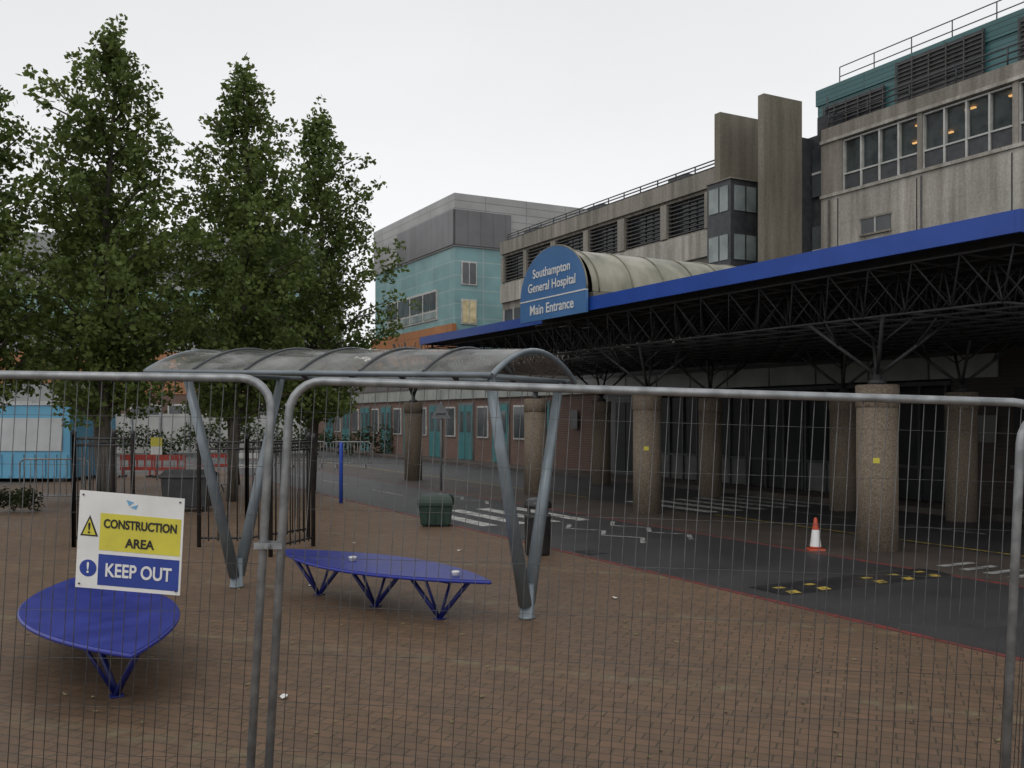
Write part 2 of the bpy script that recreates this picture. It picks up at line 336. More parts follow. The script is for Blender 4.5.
b.box(10.2,10.6,6.62,6.9,.001,.008,'black_iron')
for i in range(6): b.box(10.23+i*.06,10.255+i*.06,6.65,6.87,.0085,.013,'strut')
tag(b.build('drain_grate',origin=c),'dark iron road gully grate beside the kerb','drain')

# ------------------------------------------------------------ main hospital block
H=thing('hospital_building',W(36,24,0),'long weathered concrete hospital block with dark louvred bays','building')
b=MB()
b.box(26,45.9,24.15,42,3.7,9.1,'concrete'); b.box(26,45.9,24.15,42,10.5,11.35,'concrete')
b.box(26,45.9,24.7,42,9.1,10.5,'dark')
b.box(26,45.9,24.0,24.148,10.62,11.3,'concrete'); b.box(26,45.9,24.0,24.148,8.0,9.0,'concrete_light')
bays=[(26.3,28.5),(28.9,31.3),(31.7,34.3),(34.8,37.2),(37.6,40.2),(40.6,43.1),(43.4,45.6)]
edges=[26]+[e for q in bays for e in q]+[45.9]
for i in range(0,len(edges),2): b.box(edges[i],edges[i+1],24.05,24.69,9.1,10.5,'concrete')
b.box(22.9,26,24.3,42,3.7,11.3,'frame_dark')
b.build('wall',H)
for s0,s1 in bays:
    b=MB()
    for i in range(8): b.pbox(W(s0+.02,24.14,9.16+i*.168),U*(s1-s0-.04),V*.12+Z*.05,Z*.035,'louvre')
    for q in (s0+.02,(s0+s1)/2-.03,s1-.08): b.box(q,q+.06,24.27,24.33,9.1,10.5,'louvre')
    b.box(s0,s1,24.5,24.55,9.1,10.5,'pane')
    b.build('louvre_window',H)
for s0,s1 in bays:
    b=MB(); b.box(s0,s1,24.1,24.145,6.2,7.6,'pane')
    for q in (s0,(s0+s1)/2-.03,s1-.06): b.box(q,q+.06,24.05,24.098,6.2,7.6,'frame_white')
    b.build('window',H)
def railing(b,s0,s1,t,z0,z1,n,k,rails=3,r=.025):
    for i in range(n+1):
        s=s0+(s1-s0)*i/n; b.path([W(s,t,z0),W(s,t,z1)],r,k,5)
    for j in range(rails):
        z=z1-(z1-z0)*j/rails; b.path([W(s0,t,z),W(s1,t,z)],r,k,5)
b=MB(); railing(b,26.2,45.8,24.4,11.35,11.75,16,'frame_dark',3,.03)
for i in range(9): b.box(27+i*2.1,28.2+i*2.1,25,26,11.35,11.6+.15*(i%3),'frame_dark')
b.build('roof_railing',H)
# stair tower
T=thing('stair_tower',W(24.5,22.5,0),'mossy concrete fin walls with dark glazed stair bay','building')
b=MB(); b.box(23.5,23.78,22.05,23.75,3.7,12.4,'concrete_moss'); b.build('fin_wall',T)
b=MB(); b.box(25.65,25.95,22.05,24.28,9.85,12.4,'concrete_moss'); b.build('fin_wall',T)
b=MB(); b.box(24.6,25.8,21.6,24.2,4,9.8,'frame_dark'); b.box(24.55,25.85,21.55,24.2,9.8,9.84,'concrete'); b.build('glazed_bay',T)
b=MB(); b.box(23.52,24.58,23.76,24.29,3.7,11.2,'frame_dark'); b.build('glazed_link',T)
for z0,z1 in ((8.75,9.6),(7.1,7.95),(5.4,6.3)):
    b=MB(); b.box(24.72,25.12,21.57,21.598,z0,z1,'pane_pale'); b.box(25.2,25.68,21.57,21.598,z0,z1,'pane_pale'); b.build('window',T)
    b=MB(); b.box(24.572,24.598,21.75,22.7,z0,z1,'pane_pale'); b.box(24.55,24.571,22.2,22.25,z0,z1,'frame_dark'); b.build('window',T)
for z0,z1 in ((9.2,10.8),(6.6,8.2)):
    b=MB(); b.box(22.92,23.48,24.2,24.29,z0,z1,'pane'); b.box(22.92,23.48,24.18,24.199,z0+.75,z0+.82,'frame_white'); b.build('window',T)
# right block
R=thing('hospital_wing',W(12,24,0),'concrete hospital wing with lit window band and teal rooftop storey','building')
b=MB()
b.box(-6,22.9,24,40,3.7,8.05,'concrete_light'); 
b.box(-6,22.9,24,40,8.053,9.12,'concrete_light'); b.box(-6,22.9,24,40,10.78,11.3,'concrete')
b.box(-6,22.9,27.5,40,9.12,10.78,'room')
b.box(-6,22.9,23.94,23.998,9.0,9.1,'concrete_light'); b.box(-6,22.9,23.94,23.998,10.8,10.9,'concrete_light')
grp=[]
for i in range(9):
    hi=22.0-i*3.02; lo=hi-2.85
    b.box(hi,hi+(.9 if i==0 else .17),24.003,24.5,9.12,10.78,'concrete'); grp.append((lo,hi))
b.box(22.6,22.9,24.5,27.5,9.12,10.78,'room')
for i in range(10): # panel joints
    b.box(-5+i*3.02-.02,-5+i*3.02+.01,23.985,23.999,3.8,8.9,'dark')
b.build('wall',R)
for lo,hi in grp:
    b=MB(); n=4; w=(hi-lo)/n
    b.box(lo,hi,24.16,24.17,9.14,10.76,'glass')
    b.box(lo,hi,24.1,24.158,9.14,9.62,'frame_dark')
    for i in range(n+1):
        q=lo+i*w; b.box(q-.03 if i else q,q+.03 if i<n else q,24.05,24.2,9.14,10.76,'frame_white')
    b.box(lo,hi,24.06,24.19,9.62,9.67,'frame_white'); b.box(lo,hi,24.06,24.19,10.71,10.76,'frame_white')
    b.build('window',R)
for lo,hi in grp:
    for tt in (24.7,26.2):
        for qq in (.25,1.6):
            if random.random()<.62:
                b=MB(); q=lo+qq+random.uniform(0,.4); b.box(q,q+.32,tt,tt+.09,10.69,10.73,'lamp'); b.build('ceiling_lamp',R)
b=MB(); b.box(20.1,21.2,23.97,23.998,7.54,8.04,'pane'); b.box(20.05,21.25,23.94,23.969,8.0,8.06,'concrete'); b.box(20.63,20.68,23.95,23.969,7.54,8.0,'frame_white'); b.box(20.05,21.25,23.92,23.969,7.48,7.54,'concrete'); b.build('window',R)
b=MB(); b.box(-6,24.0,25,38,11.3,12.55,'teal_dark'); b.box(-6,24.05,24.95,38,12.55,13.1,'teal_dark')
b.build('rooftop_storey',R)
for s0,s1,z0,z1 in ((21.1,23.6,11.6,12.4),(17.6,20.6,11.5,12.95),(12,16.5,11.5,12.85)):
    b=MB(); b.box(s0,s1,24.9,24.948,z0,z1,'frame_dark')
    n=int((z1-z0)/.13)
    for i in range(n): b.pbox(W(s0,24.84,z0+.02+i*.13),U*(s1-s0),V*.058+Z*.04,Z*.02,'louvre')
    for i in range(6): q=s0+(s1-s0)*i/5; b.box(q-.02,q+.02,24.82,24.838,z0,z1,'louvre')
    b.build('louvre',R)
b=MB(); railing(b,-5.8,22.7,24.15,11.3,11.85,18,'frame_dark',3,.025); b.build('parapet_railing',R)
b=MB(); railing(b,-5.8,23.3,25.3,13.1,13.75,20,'louvre',2,.02); b.build('roof_railing',R)
b=MB(); b.box(22.7,23.4,24.35,24.9,11.3,11.9,'frame_dark'); b.path([W(23,24.4,11.9),W(23,24.4,12.5)],.03,'frame_dark'); b.build('roof_plant',R)
for s in (22.5,18.95,12.9):
    b=MB(); b.path([W(s,23.93,3.8),W(s,23.93,8.9)],.03,'louvre',8); b.build('downpipe',R)

# ground floor podium
P=thing('entrance_building',W(20,16,0),'low ground floor entrance building under the canopy','building')
b=MB()
b.box(24,54,16,24,0,2.75,'brick'); b.box(24,54,15.97,24,2.752,3.72,'shaded_clad')
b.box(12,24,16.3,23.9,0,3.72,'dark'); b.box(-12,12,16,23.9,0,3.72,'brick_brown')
b.box(12,24,16.0,16.29,2.95,3.72,'shaded_clad'); b.box(21.4,24,16.0,16.29,0,2.948,'shop_pale')
b.build('wall',P)
for i in range(9):
    s0=27+i*2.9
    b=MB(); b.box(s0-.08,s0+1.28,15.95,15.998,.11,2.35,'shop_pale'); b.box(s0,s0+.56,15.93,15.948,.14,2.25,'teal_door'); b.box(s0+.64,s0+1.2,15.93,15.948,.14,2.25,'teal_door'); b.box(s0+.12,s0+.44,15.92,15.929,1.2,2.0,'pane'); b.box(s0+.76,s0+1.08,15.92,15.929,1.2,2.0,'pane'); b.build('door',P)
    if i<8:
        b=MB(); b.box(s0+1.6,s0+2.5,15.95,15.998,1.0,2.2,'frame_white'); b.box(s0+1.66,s0+2.44,15.93,15.948,1.06,2.14,'pane'); b.build('window',P)
for i in range(5):
    s0=12.1+i*1.85
    pane='shop_glass' if i in (0,2) else 'shop_pale'
    b=MB(); b.box(s0+.05,s0+1.76,16.05,16.08,.82,2.3,'shop_glass'); b.box(s0+.05,s0+1.76,16.05,16.08,.12,.8,pane)
    for q in (s0,s0+.59,s0+1.17,s0+1.76): b.box(q,q+.06,16.0,16.12,.11,2.4,'frame_dark')
    b.box(s0,s0+1.82,16.01,16.11,.75,.81,'frame_dark'); b.build('window',P)
b=MB(); b.box(12,24,15.97,16.05,2.38,2.46,'frame_dark'); b.build('transom',P)
b=MB(); b.box(22.0,23.2,15.95,15.998,.11,2.3,'frame_dark'); b.box(22.08,22.56,15.93,15.949,.2,2.2,'shop_glass'); b.box(22.64,23.12,15.93,15.949,.2,2.2,'shop_glass'); b.build('door',P)
for i in range(7):
    s0=-8+i*2.8
    b=MB(); b.box(s0,s0+1.9,15.97,15.998,.9,2.3,'shop_glass'); b.box(s0+.92,s0+.98,15.95,15.969,.9,2.3,'frame_dark'); b.box(s0-.05,s0+1.95,15.93,15.968,.84,.9,'shaded_clad'); b.build('window',P)
for i in range(29):
    s0=11+i*1.45
    b=MB(); b.box(s0,s0+1.4,15.90,15.965,2.5,2.93,'shop_band'); b.build('clerestory_window',P)
for s0,z0,w_,h_,k_ in ((11.0,1.3,.4,.5,'shop_pale'),(25.2,1.4,.4,.6,'shop_pale')):
    b=MB(); b.box(s0,s0+w_,15.9,15.915,z0,z0+h_,k_); b.build('notice_board',P)

# ------------------------------------------------------------ teal block
C=thing('clinic_tower',W(60,30,0),'teal clad hospital block with grey rooftop plant storey','building')
b=MB(); b.box(54.5,69,25.3,60,0,12.6,'teal'); b.box(54.4,69.1,25.2,60,12.6,15.95,'grey_clad'); b.build('wall',C)
b=MB(); b.box(54.3,64,25.1,25.198,12.7,14.9,'dark_clad'); b.box(54.3,54.398,25.1,29.2,12.7,14.9,'dark_clad'); b.build('plant_louvre',C)
b=MB(); b.box(54.3,69.2,25.0,25.298,5.4,7.7,'orange'); b.build('cladding_band',C)
for i in range(4):
    s0=57.2+i*2.3
    b=MB(); b.box(s0,s0+2.2,25.2,25.297,8.2,10.2,'frame_white'); b.box(s0+.12,s0+1.02,25.15,25.199,8.9,10.05,'pane'); b.box(s0+1.16,s0+2.08,25.15,25.199,8.9,10.05,'pane'); b.box(s0+.12,s0+2.08,25.15,25.199,8.3,8.75,'pane_pale'); b.build('window',C)
for i,(z0,z1,k) in enumerate(((10.2,11.7,'pane'),(7.7,9.3,'lamp_soft'),(5.2,6.6,'pane'))):
    b=MB(); b.box(54.42,54.497,25.7,26.8,z0,z1,'frame_white'); b.box(54.38,54.418,25.8,26.2,z0+.1,z1-.1,k); b.box(54.38,54.418,26.3,26.7,z0+.1,z1-.1,k); b.build('window',C)
for i in range(5):
    for zz in (1.2,3.6):
        s0=55+i*2.8; b=MB(); b.box(s0,s0+2,25.22,25.297,zz,zz+1.4,'frame_white'); b.box(s0+.1,s0+.95,25.18,25.219,zz+.1,zz+1.3,'pane'); b.box(s0+1.05,s0+1.9,25.18,25.219,zz+.1,zz+1.3,'pane'); b.build('window',C)
D=thing('ward_block',(-35,78,0),'pale rendered ward block with orange panels behind the trees','building')
b=MB(); b.xbox(-62,-17,78,96,0,17,'pale_wall'); b.xbox(-62,-17,77.9,77.998,4.6,7.2,'orange'); b.xbox(-62,-17,77.9,77.998,10.2,12.2,'teal'); b.build('wall',D)
for i in range(14):
    for zz in (1.5,7.6,13):
        x=-60.5+i*3.1; b=MB(); b.xbox(x,x+2.5,77.93,77.997,zz,zz+1.6,'frame_white'); b.xbox(x+.1,x+1.2,77.9,77.929,zz+.1,zz+1.5,'pane'); b.xbox(x+1.3,x+2.4,77.9,77.929,zz+.1,zz+1.5,'pane'); b.build('window',D)
E=thing('low_block',(-16,60,0),'low brick and orange clad block with white window strip','building')
b=MB(); b.xbox(-24,-9.5,58,70,0,3.2,'brick'); b.xbox(-24,-9.5,57.95,70,3.2,5.4,'orange'); b.build('wall',E)
for i in range(6):
    x=-23.3+i*2.3; b=MB(); b.xbox(x,x+1.9,57.93,57.997,1,2.6,'frame_white'); b.xbox(x+.1,x+.9,57.9,57.929,1.1,2.5,'pane'); b.xbox(x+1,x+1.8,57.9,57.929,1.1,2.5,'pane'); b.build('window',E)
G=thing('site_hoarding',(-15,46,0),'long white site hoarding behind the trees','hoarding')
b=MB()
for i in range(10): b.xbox(-24+i*1.4,-22.62+i*1.4,46,46.08,0.05,1.9+.05*(i%2),'hoard')
for i in range(11): b.xbox(-24.06+i*1.4,-23.96+i*1.4,45.9,46.2,0,2.0,'galv')
b.build('panel',G)

# ------------------------------------------------------------ canopy
K=thing('entrance_canopy',W(14,12,3.5),'blue edged steel space frame entrance canopy','canopy')
b=MB(); b.box(6.02,16.25,9.0,9.06,3.62,3.85,'blue_fascia'); b.box(5.96,6.018,9.0,15.9,3.62,3.85,'blue_fascia'); b.build('fascia',K)
b=MB(); b.box(16.25,25.2,10.6,10.66,3.85,4.06,'blue_fascia'); b.box(25.2,25.26,10.6,15.9,3.85,4.06,'blue_fascia'); b.build('fascia',K)
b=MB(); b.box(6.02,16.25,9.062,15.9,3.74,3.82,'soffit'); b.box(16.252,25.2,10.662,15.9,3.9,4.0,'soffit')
t=9.4
while t<15.9: b.box(6.03,16.2,t,t+.05,3.6,3.738,'truss'); t+=.55
b.build('roof',K)
b=MB()
def frame(b,s0,s1,t0,t1,zl,zu,ns,nt):
    ds=(s1-s0)/ns; dt=(t1-t0)/nt; r=.016
    for i in range(ns+1): b.path([W(s0+i*ds,t0,zu),W(s0+i*ds,t1,zu)],r,'truss',5)
    for j in range(nt+1): b.path([W(s0,t0+j*dt,zu),W(s1,t0+j*dt,zu)],r,'truss',5)
    for i in range(ns): b.path([W(s0+(i+.5)*ds,t0+dt/2,zl),W(s0+(i+.5)*ds,t1-dt/2,zl)],r,'truss',5)
    for j in range(nt): b.path([W(s0+ds/2,t0+(j+.5)*dt,zl),W(s1-ds/2,t0+(j+.5)*dt,zl)],r,'truss',5)
    for i in range(ns):
        for j in range(nt):
            c=W(s0+(i+.5)*ds,t0+(j+.5)*dt,zl)
            for a in (0,1):
                for e in (0,1): b.path([c,W(s0+(i+a)*ds,t0+(j+e)*dt,zu)],.011,'truss',4)
frame(b,6.2,16.2,9.25,15.8,3.0,3.55,16,12); frame(b,16.4,25.1,10.8,15.8,3.05,3.75,13,9)
b.build('space_frame',K)
def column(s,t,h,r,zt,label,sticker=True,sp=1.0):
    c=W(s,t,0); c.z=0
    k=thing('canopy_column',c,label,'column','columns holding up the entrance canopy')
    b=MB(); b.lathe(c,[(r,0),(r,h-.3)],'aggregate',28); b.build('shaft',k)
    b=MB(); b.lathe(c,[(r,h-.298),(r+.012,h-.29),(r+.012,h-.01),(r-.01,h)],'aggregate',28); b.build('capital',k)
    b=MB(); b.lathe(c,[(.12,h),(.12,h+.06),(.06,h+.08),(.05,h+.22)],'strut',12); b.build('bearing',k)
    for a in (-1,1):
        for e in (-1,1):
            b=MB(); top=c+U*a*sp*.62+V*e*sp*.62+Z*zt; b.path([c+Z*(h+.12),top],.026,'strut',8)
            mid=(c+Z*(h+.12)).lerp(top,.55); b.path([mid,c+U*a*sp*.2+V*e*sp*.75+Z*zt],.014,'strut',5); b.path([mid,c+U*a*sp*.75+V*e*sp*.2+Z*zt],.014,'strut',5)
            b.build('strut',k)
    if sticker:
        d=(Vector((0,0,0))-c); d.z=0; d.normalize(); q=Vector((-d.y,d.x,0)); p=c+d*(r+.004)+Z*(h*.53)+q*(-.06)
        b=MB(); b.pbox(p-d*.03,q*.09,d*.03,Z*.07,'sign_yellow'); b.build('sticker',k)
lab='round exposed aggregate concrete column with steel tree struts'
column(8.80,10.25,2.19,.265,3.02,lab+' and yellow sticker')
column(14.3,10.55,2.19,.26,3.02,lab+' and yellow sticker')
column(18.9,10.8,2.19,.26,3.1,lab,False)
column(25.0,10.3,2.19,.25,3.85,lab,False,.7)
column(16.5,13.9,2.19,.25,3.02,lab,False); column(12.9,14.1,2.19,.25,3.02,lab,False); column(10.6,14.4,2.19,.25,3.02,lab,False); column(7.4,14.3,2.19,.25,3.02,lab,False)
column(21,14,2.19,.25,3.1,lab,False)
# vault + sign
Vt=thing('barrel_vault',W(15,11,3.85),'weathered ribbed barrel vault rooflight over the entrance','roof')
hw,rise,zb=1.14,.87,3.96; n=22
def arch(t,dr=0,zoff=0): return [W(15+(hw+dr)*math.cos(math.pi*i/n),t,zb+zoff+(rise+dr)*math.sin(math.pi*i/n)) for i in range(n+1)]
b=MB(); A=arch(9.06); B=arch(14.2); i0=len(b.v); b.v+=A+B
for i in range(n): b.face([i0+i,i0+i+1,i0+n+2+i,i0+n+1+i],'vault',True)
b.box(13.86,16.14,9.08,14.2,3.84,3.955,'vault_rib'); b.build('sheeting',Vt,fix=False)
t=9.2
while t<14.3:
    b=MB(); b.path(arch(t,.005),.016,'vault_rib',6); b.build('rib',Vt); t+=.72
S=thing('hospital_sign',W(15,9,3.6),'arched blue hospital name sign with white lettering','sign')
b=MB(); b.prism([W(15+1.17*math.cos(math.pi*i/30),8.90,3.99+.9*math.sin(math.pi*i/30)) for i in range(31)],V*.05,'blue_sign'); b.build('name_board',S)
b=MB(); b.box(13.83,16.17,8.9,8.95,3.58,3.965,'blue_sign'); b.build('entrance_board',S)
b=MB(); b.path([W(15+1.18*math.cos(math.pi*i/30),8.925,3.99+.91*math.sin(math.pi*i/30)) for i in range(31)],.018,'vault_rib',6); b.build('rim',S)
b=MB(); b.box(13.83,16.17,8.893,8.95,3.965,3.988,'white'); b.build('divider_strip',S)
text('lettering','Southampton\nGeneral Hospital',.235,'white',W(15,8.893,4.33),-U,Z,S,bold=.004,line=1.1,sx=1.06)
text('lettering','Main Entrance',.26,'white',W(15.0,8.893,3.78),-U,Z,S,bold=.004,sx=1.05)

# ------------------------------------------------------------ bus shelter
c2=Vector((.13,8.31,0)); pd=Vector((-.89,.456,0)).normalized(); qd=Vector((-pd.y,pd.x,0)); 
if qd.y<0: qd=-qd
SH=thing('bus_shelter',c2+pd*1.7,'grey steel shelter with curved translucent roof on v shaped legs','shelter')
def rz(k): return .03*k
def sp(k,w,z): return c2+pd*k+qd*w+Z*(z+rz(k))
k0,k1,hw2,ze,zr=-.10,3.75,.83,2.11,.245
def sarch(k,off=0,w=hw2): 
    return [sp(k,w*math.cos(math.pi-math.pi*i/20),ze+off+zr*(1-abs(math.cos(math.pi*i/20))**2.0)) for i in range(21)]
b=MB()
for j in range(7):
    ka=k0+.02+(k1-k0-.04)*j/6
    b.v+=sarch(ka)
for j in range(6):
    for i in range(20): b.face([j*21+i,j*21+i+1,(j+1)*21+i+1,(j+1)*21+i],'shelter_glass',True)
b.build('roof_sheet',SH,fix=False)
for j in range(7):
    ka=k0+(k1-k0)*j/6; pts=sarch(ka,-.022)
    b=MB(); b.path(pts,.026 if j in(0,6) else .026,'shelter' if j in (0,6) else 'shelter_dark',8); b.build('roof_rib',SH)
    if 0<j<6:
        b=MB(); b.path(sarch(ka,.006),.014,'shelter_dark',6); b.build('cover_strip',SH)
for w in (-hw2,hw2,0):
    b=MB(); z=ze+(zr-.05 if w==0 else -.015); b.path([sp(k0,w,z),sp(k1,w,z)],.022 if w else .018,'shelter',8); b.build('eaves_rail' if w else 'ridge_rail',SH)
for kk in (0,3.35):
    b=MB(); base=c2+pd*kk; b.lathe(base,[(.075,0),(.075,.02),(.065,.021),(.065,.3)],'shelter',16); b.build('post_base',SH)
    for e in (-1,1):
        b=MB(); b.path([base+Z*.12+qd*e*.03,sp(kk,e*.68,2.07)],.05,'shelter',10,radii=[.062,.043]); b.build('leg',SH)
    b=MB(); b.path([sp(kk,-.8,2.09),sp(kk,.8,2.09)],.024,'shelter',8); b.build('cross_beam',SH)

# ------------------------------------------------------------ benches
def bench(cen,d,L,w,z,label,ft):
    cen=Vector(cen); d=Vector(d).normalized(); q=Vector((-d.y,d.x,0))
    k=thing('bench',cen,label,'bench','blue lens shaped benches')
    N=36; out=[]
    for i in range(N+1): x=-math.cos(math.pi*i/N); out.append((x*L,w*(1-abs(x)**2.0)))
    for i in range(1,N): x=math.cos(math.pi*i/N); out.append((x*L,-w*(1-abs(x)**2.0)))
    pts=[cen+d*a+q*c+Z*z for a,c in out]
    b=MB(); b.prism(pts,Z*.012,'blue_bench'); b.build('seat',k)
    b=MB(); b.path([p-Z*.006 for p in pts],.015,'blue_rim',8,closed=True); b.build('rim',k)
    b=MB()
    for e in (-.12,.12): b.path([cen-d*(L-.35)+q*e+Z*(z-.03),cen+d*(L-.35)+q*e+Z*(z-.03)],.014,'blue_leg',6)
    b.build('beam',k)
    for f_ in ft:
        foot=cen+d*f_
        b=MB()
        for a in (-1,1): b.path([foot+d*a*.01+Z*.015,foot+d*a*.28+q*a*.1+Z*(z-.03)],.02,'blue_leg',8)
        for a in (-1,1): b.path([foot+q*a*.01+Z*.015,foot+q*a*.2-d*a*.04+Z*(z-.03)],.013,'blue_leg',8)
        b.pbox(foot-d*.04-q*.04,d*.08,q*.08,Z*.01,'blue_leg')
        b.build('leg',k)
    return k
bench((-1.27,8.84,0),(.75,-.66,0),1.45,.43,.39,'blue perforated lens shaped bench under the shelter',(-.85,0,.85))
bench((-2.94,6.76,0),(.5,-.866,0),1.52,.5,.39,'blue perforated lens shaped bench beside the fence',(-.9,.9))
for (x,y,r) in ((-1.5,8.95,.04),(-.48,8.1,.036)):
    b=MB(); b.lathe((x,y,.403),[(r*.75,0),(r,.035),(r*1.05,.04),(r*.6,.045)],'white',12)
    tag(b.build('cup_lid',origin=(x,y,.403)),'small white discarded cup lid on the blue bench','litter','litter on the bench')
for x,y in ((-1.42,5.93),(-2.1,9.9),(1.0,9.2),(-.7,12.5),(-2.2,13.2)):
    b=MB(); p=[Vector((x+.03*math.cos(a)*random.uniform(.6,1),y+.03*math.sin(a),.004+random.uniform(0,.018))) for a in (0,1.1,2.2,3.3,4.4,5.4)]
    b.prism(p,Z*.004,'white'); tag(b.build('paper_scrap',origin=(x,y,0)),'small crumpled white paper scrap on the paving','litter','paper scraps on the paving')
# fallen leaves
b=MB(); rnd=random.Random(2)
for i in range(420):
    if rnd.random()<.6: x=rnd.gauss(-4,3); y=rnd.uniform(5,18)
    else: x=rnd.uniform(-4,3); y=rnd.uniform(4.8,11)
    if x*.88+y*.4745>6.4: continue
    a=rnd.uniform(0,6.28); s_=rnd.uniform(.012,.026); c=Vector((x,y,.003)); e1=Vector((math.cos(a),math.sin(a),rnd.uniform(-.1,.3)))*s_; e2=Vector((-math.sin(a),math.cos(a),0))*s_*.5
    b.poly([c-e1+Z*.008,c+e2,c+e1+Z*.008,c-e2],'dry_leaf')
o=b.build('fallen_leaves',fix=False); o['kind']='stuff'; o['label']='small dry fallen leaves and grit scattered on the paving'; o['category']='leaves'

# ------------------------------------------------------------ fence panels
def panel(tl,width,height,slope,lean,label,rad=.15,dy=0,left=True):
    tl=Vector(tl); ex=Vector((math.cos(slope),dy,-math.sin(slope))).normalized(); ez=Vector((math.sin(lean),0,math.cos(lean)))
    def P(a,h): return tl+ex*a-ez*(height-h)
    foot=P(width/2,0); foot.z=0
    k=thing('site_fence',foot,label,'fence','temporary site fence panels')
    pts=[P(0,0),P(0,height-rad)]
    for i in range(1,7): a=math.pi/2*i/6; pts.append(P(rad-rad*math.cos(a),height-rad+rad*math.sin(a)))
    pts.append(P(width-rad,height))
    for i in range(1,7): a=math.pi/2*i/6; pts.append(P(width-rad+rad*math.sin(a),height-rad+rad*math.cos(a)))
    pts.append(P(width,0))
    b=MB(); b.path(pts,.020,'galv',12); b.build('frame',k)
    b=MB(); b.path([P(0,.06),P(width,.06)],.017,'galv',8); b.build('bottom_rail',k)
    b=MB(); n=int(width/.056)
    for i in range(1,n):
        a=width*i/n; e=min(a,width-a); top=height-.01
        if e<rad: top=height-rad+math.sqrt(max(0,rad*rad-(rad-e)**2))
        off=Vector((.003*math.sin(i*2.9),.004*math.sin(i*1.7),0))
        b.path([P(a,.05)+off,P(a,height*.5)+off*1.8,P(a,top)],.0021,'wire',4)
    h=.2
    while h<height-.05:
        b.path([P(.0,h)+Vector((0,.005,0)),P(width*.5,h-.006*math.sin(h*9))+Vector((0,.005,0)),P(width,h)+Vector((0,.005,0))],.0014,'wire',4)
        h+=.225
    b.build('wire_mesh',k,fix=False)
    return k,P
Yf=4.4; f=950
def fx(px,Y=Yf): return (px-512)/f*Y
lab='galvanised temporary fence panel with round top corners'
p1,_=panel((fx(273)-3.5,Yf,1.962+.02),3.5,1.96,math.radians(.8),math.radians(3.3),lab+' carrying a site notice')
p2,_=panel((fx(291),Yf,1.925),3.5,1.92,math.radians(1.75),math.radians(3.3),lab)
p3,_=panel((fx(1022,4.25),4.25,1.79),3.5,1.78,math.radians(1.2),math.radians(2.6),lab+', overlapping its neighbour')
cz=1.75-(545-418)/f*Yf; cx=fx(270)
CL=thing('fence_clamp',(cx,Yf,cz),'galvanised clamp joining two fence posts','clamp')
b=MB(); b.xbox(cx-.065,cx+.065,Yf-.04,Yf-.028,cz-.014,cz+.014,'galv'); b.build('front_plate',CL)
b=MB(); b.xbox(cx-.065,cx+.065,Yf+.028,Yf+.04,cz-.014,cz+.014,'galv'); b.build('back_plate',CL)
b=MB(); b.path([(cx,Yf-.065,cz),(cx,Yf+.06,cz)],.008,'galv',8); b.path([(cx,Yf-.055,cz),(cx,Yf-.04,cz)],.014,'galv',6); b.build('bolt',CL)
# notice board
ang=math.radians(4.8); r_=Vector((math.cos(ang),0,-math.sin(ang))); u_=Vector((math.sin(ang*.6),0,math.cos(ang*.6)))
Ys=4.355; sc_=Ys/f; tlb=Vector(((80-512)*sc_,Ys,1.75-(490-418)*sc_))
def SP(a,h,d=0): return tlb+r_*(a*sc_)-u_*(h*sc_)-Vector((0,d,0))
N_=thing('construction_notice',SP(52,96),'white construction area keep out board tied to the fence','sign')
b=MB(); b.prism([SP(0,0),SP(105,0),SP(105,97),SP(0,97)],Vector((0,.006,0)),'white'); b.build('board',N_)
b=MB(); b.prism([SP(22,21,.0015),SP(103,21,.0015),SP(103,58,.0015),SP(22,58,.0015)],Vector((0,.001,0)),'sign_yellow'); b.build('yellow_panel',N_)
b=MB(); b.prism([SP(22,62,.0015),SP(103,62,.0015),SP(103,93,.0015),SP(22,93,.0015)],Vector((0,.001,0)),'sign_blue'); b.build('blue_panel',N_)
b=MB(); b.prism([SP(11.5,24,.0015),SP(20.5,45,.0015),SP(2.5,45,.0015)],Vector((0,.001,0)),'ink'); b.prism([SP(11.5,27.5,.003),SP(18,43.5,.003),SP(5,43.5,.003)],Vector((0,.001,0)),'sign_yellow'); b.build('warning_triangle',N_)
b=MB(); b.prism([SP(12+8.5*math.cos(i*math.pi/12),77+8.5*math.sin(i*math.pi/12),.0015) for i in range(24)],Vector((0,.001,0)),'sign_blue'); b.build('mandatory_disc',N_)
b=MB(); b.prism([SP(47,6,.0015),SP(55,8,.0015),SP(50,12,.0015)],Vector((0,.001,0)),'pale_blue'); b.prism([SP(51,13,.0015),SP(59,10,.0015),SP(57,15,.0015)],Vector((0,.001,0)),'pale_blue'); b.build('emblem',N_)
text('lettering','CONSTRUCTION',12.2*sc_,'ink',SP(62.5,31.5,.0035),r_,u_,N_,bold=.0014,sx=.77)
text('lettering','AREA',12.6*sc_,'ink',SP(62.5,49.5,.0035),r_,u_,N_,bold=.0014,sx=.92)
text('lettering','KEEP OUT',18.5*sc_,'white',SP(62.5,78,.0035),r_,u_,N_,bold=.0018,sx=.79)
text('lettering','!',15*sc_,'ink',SP(11.5,37.5,.005),r_,u_,N_,bold=.0008)
text('lettering','!',15*sc_,'white',SP(12,77,.0035),r_,u_,N_,bold=.001)
for a,h in ((4,4),(101,4),(4,93),(101,93)):
    b=MB(); q=SP(a,h,.001); b.path([q,q-Vector((0,.006,0))],.004,'black',8); b.build('cable_tie',N_)

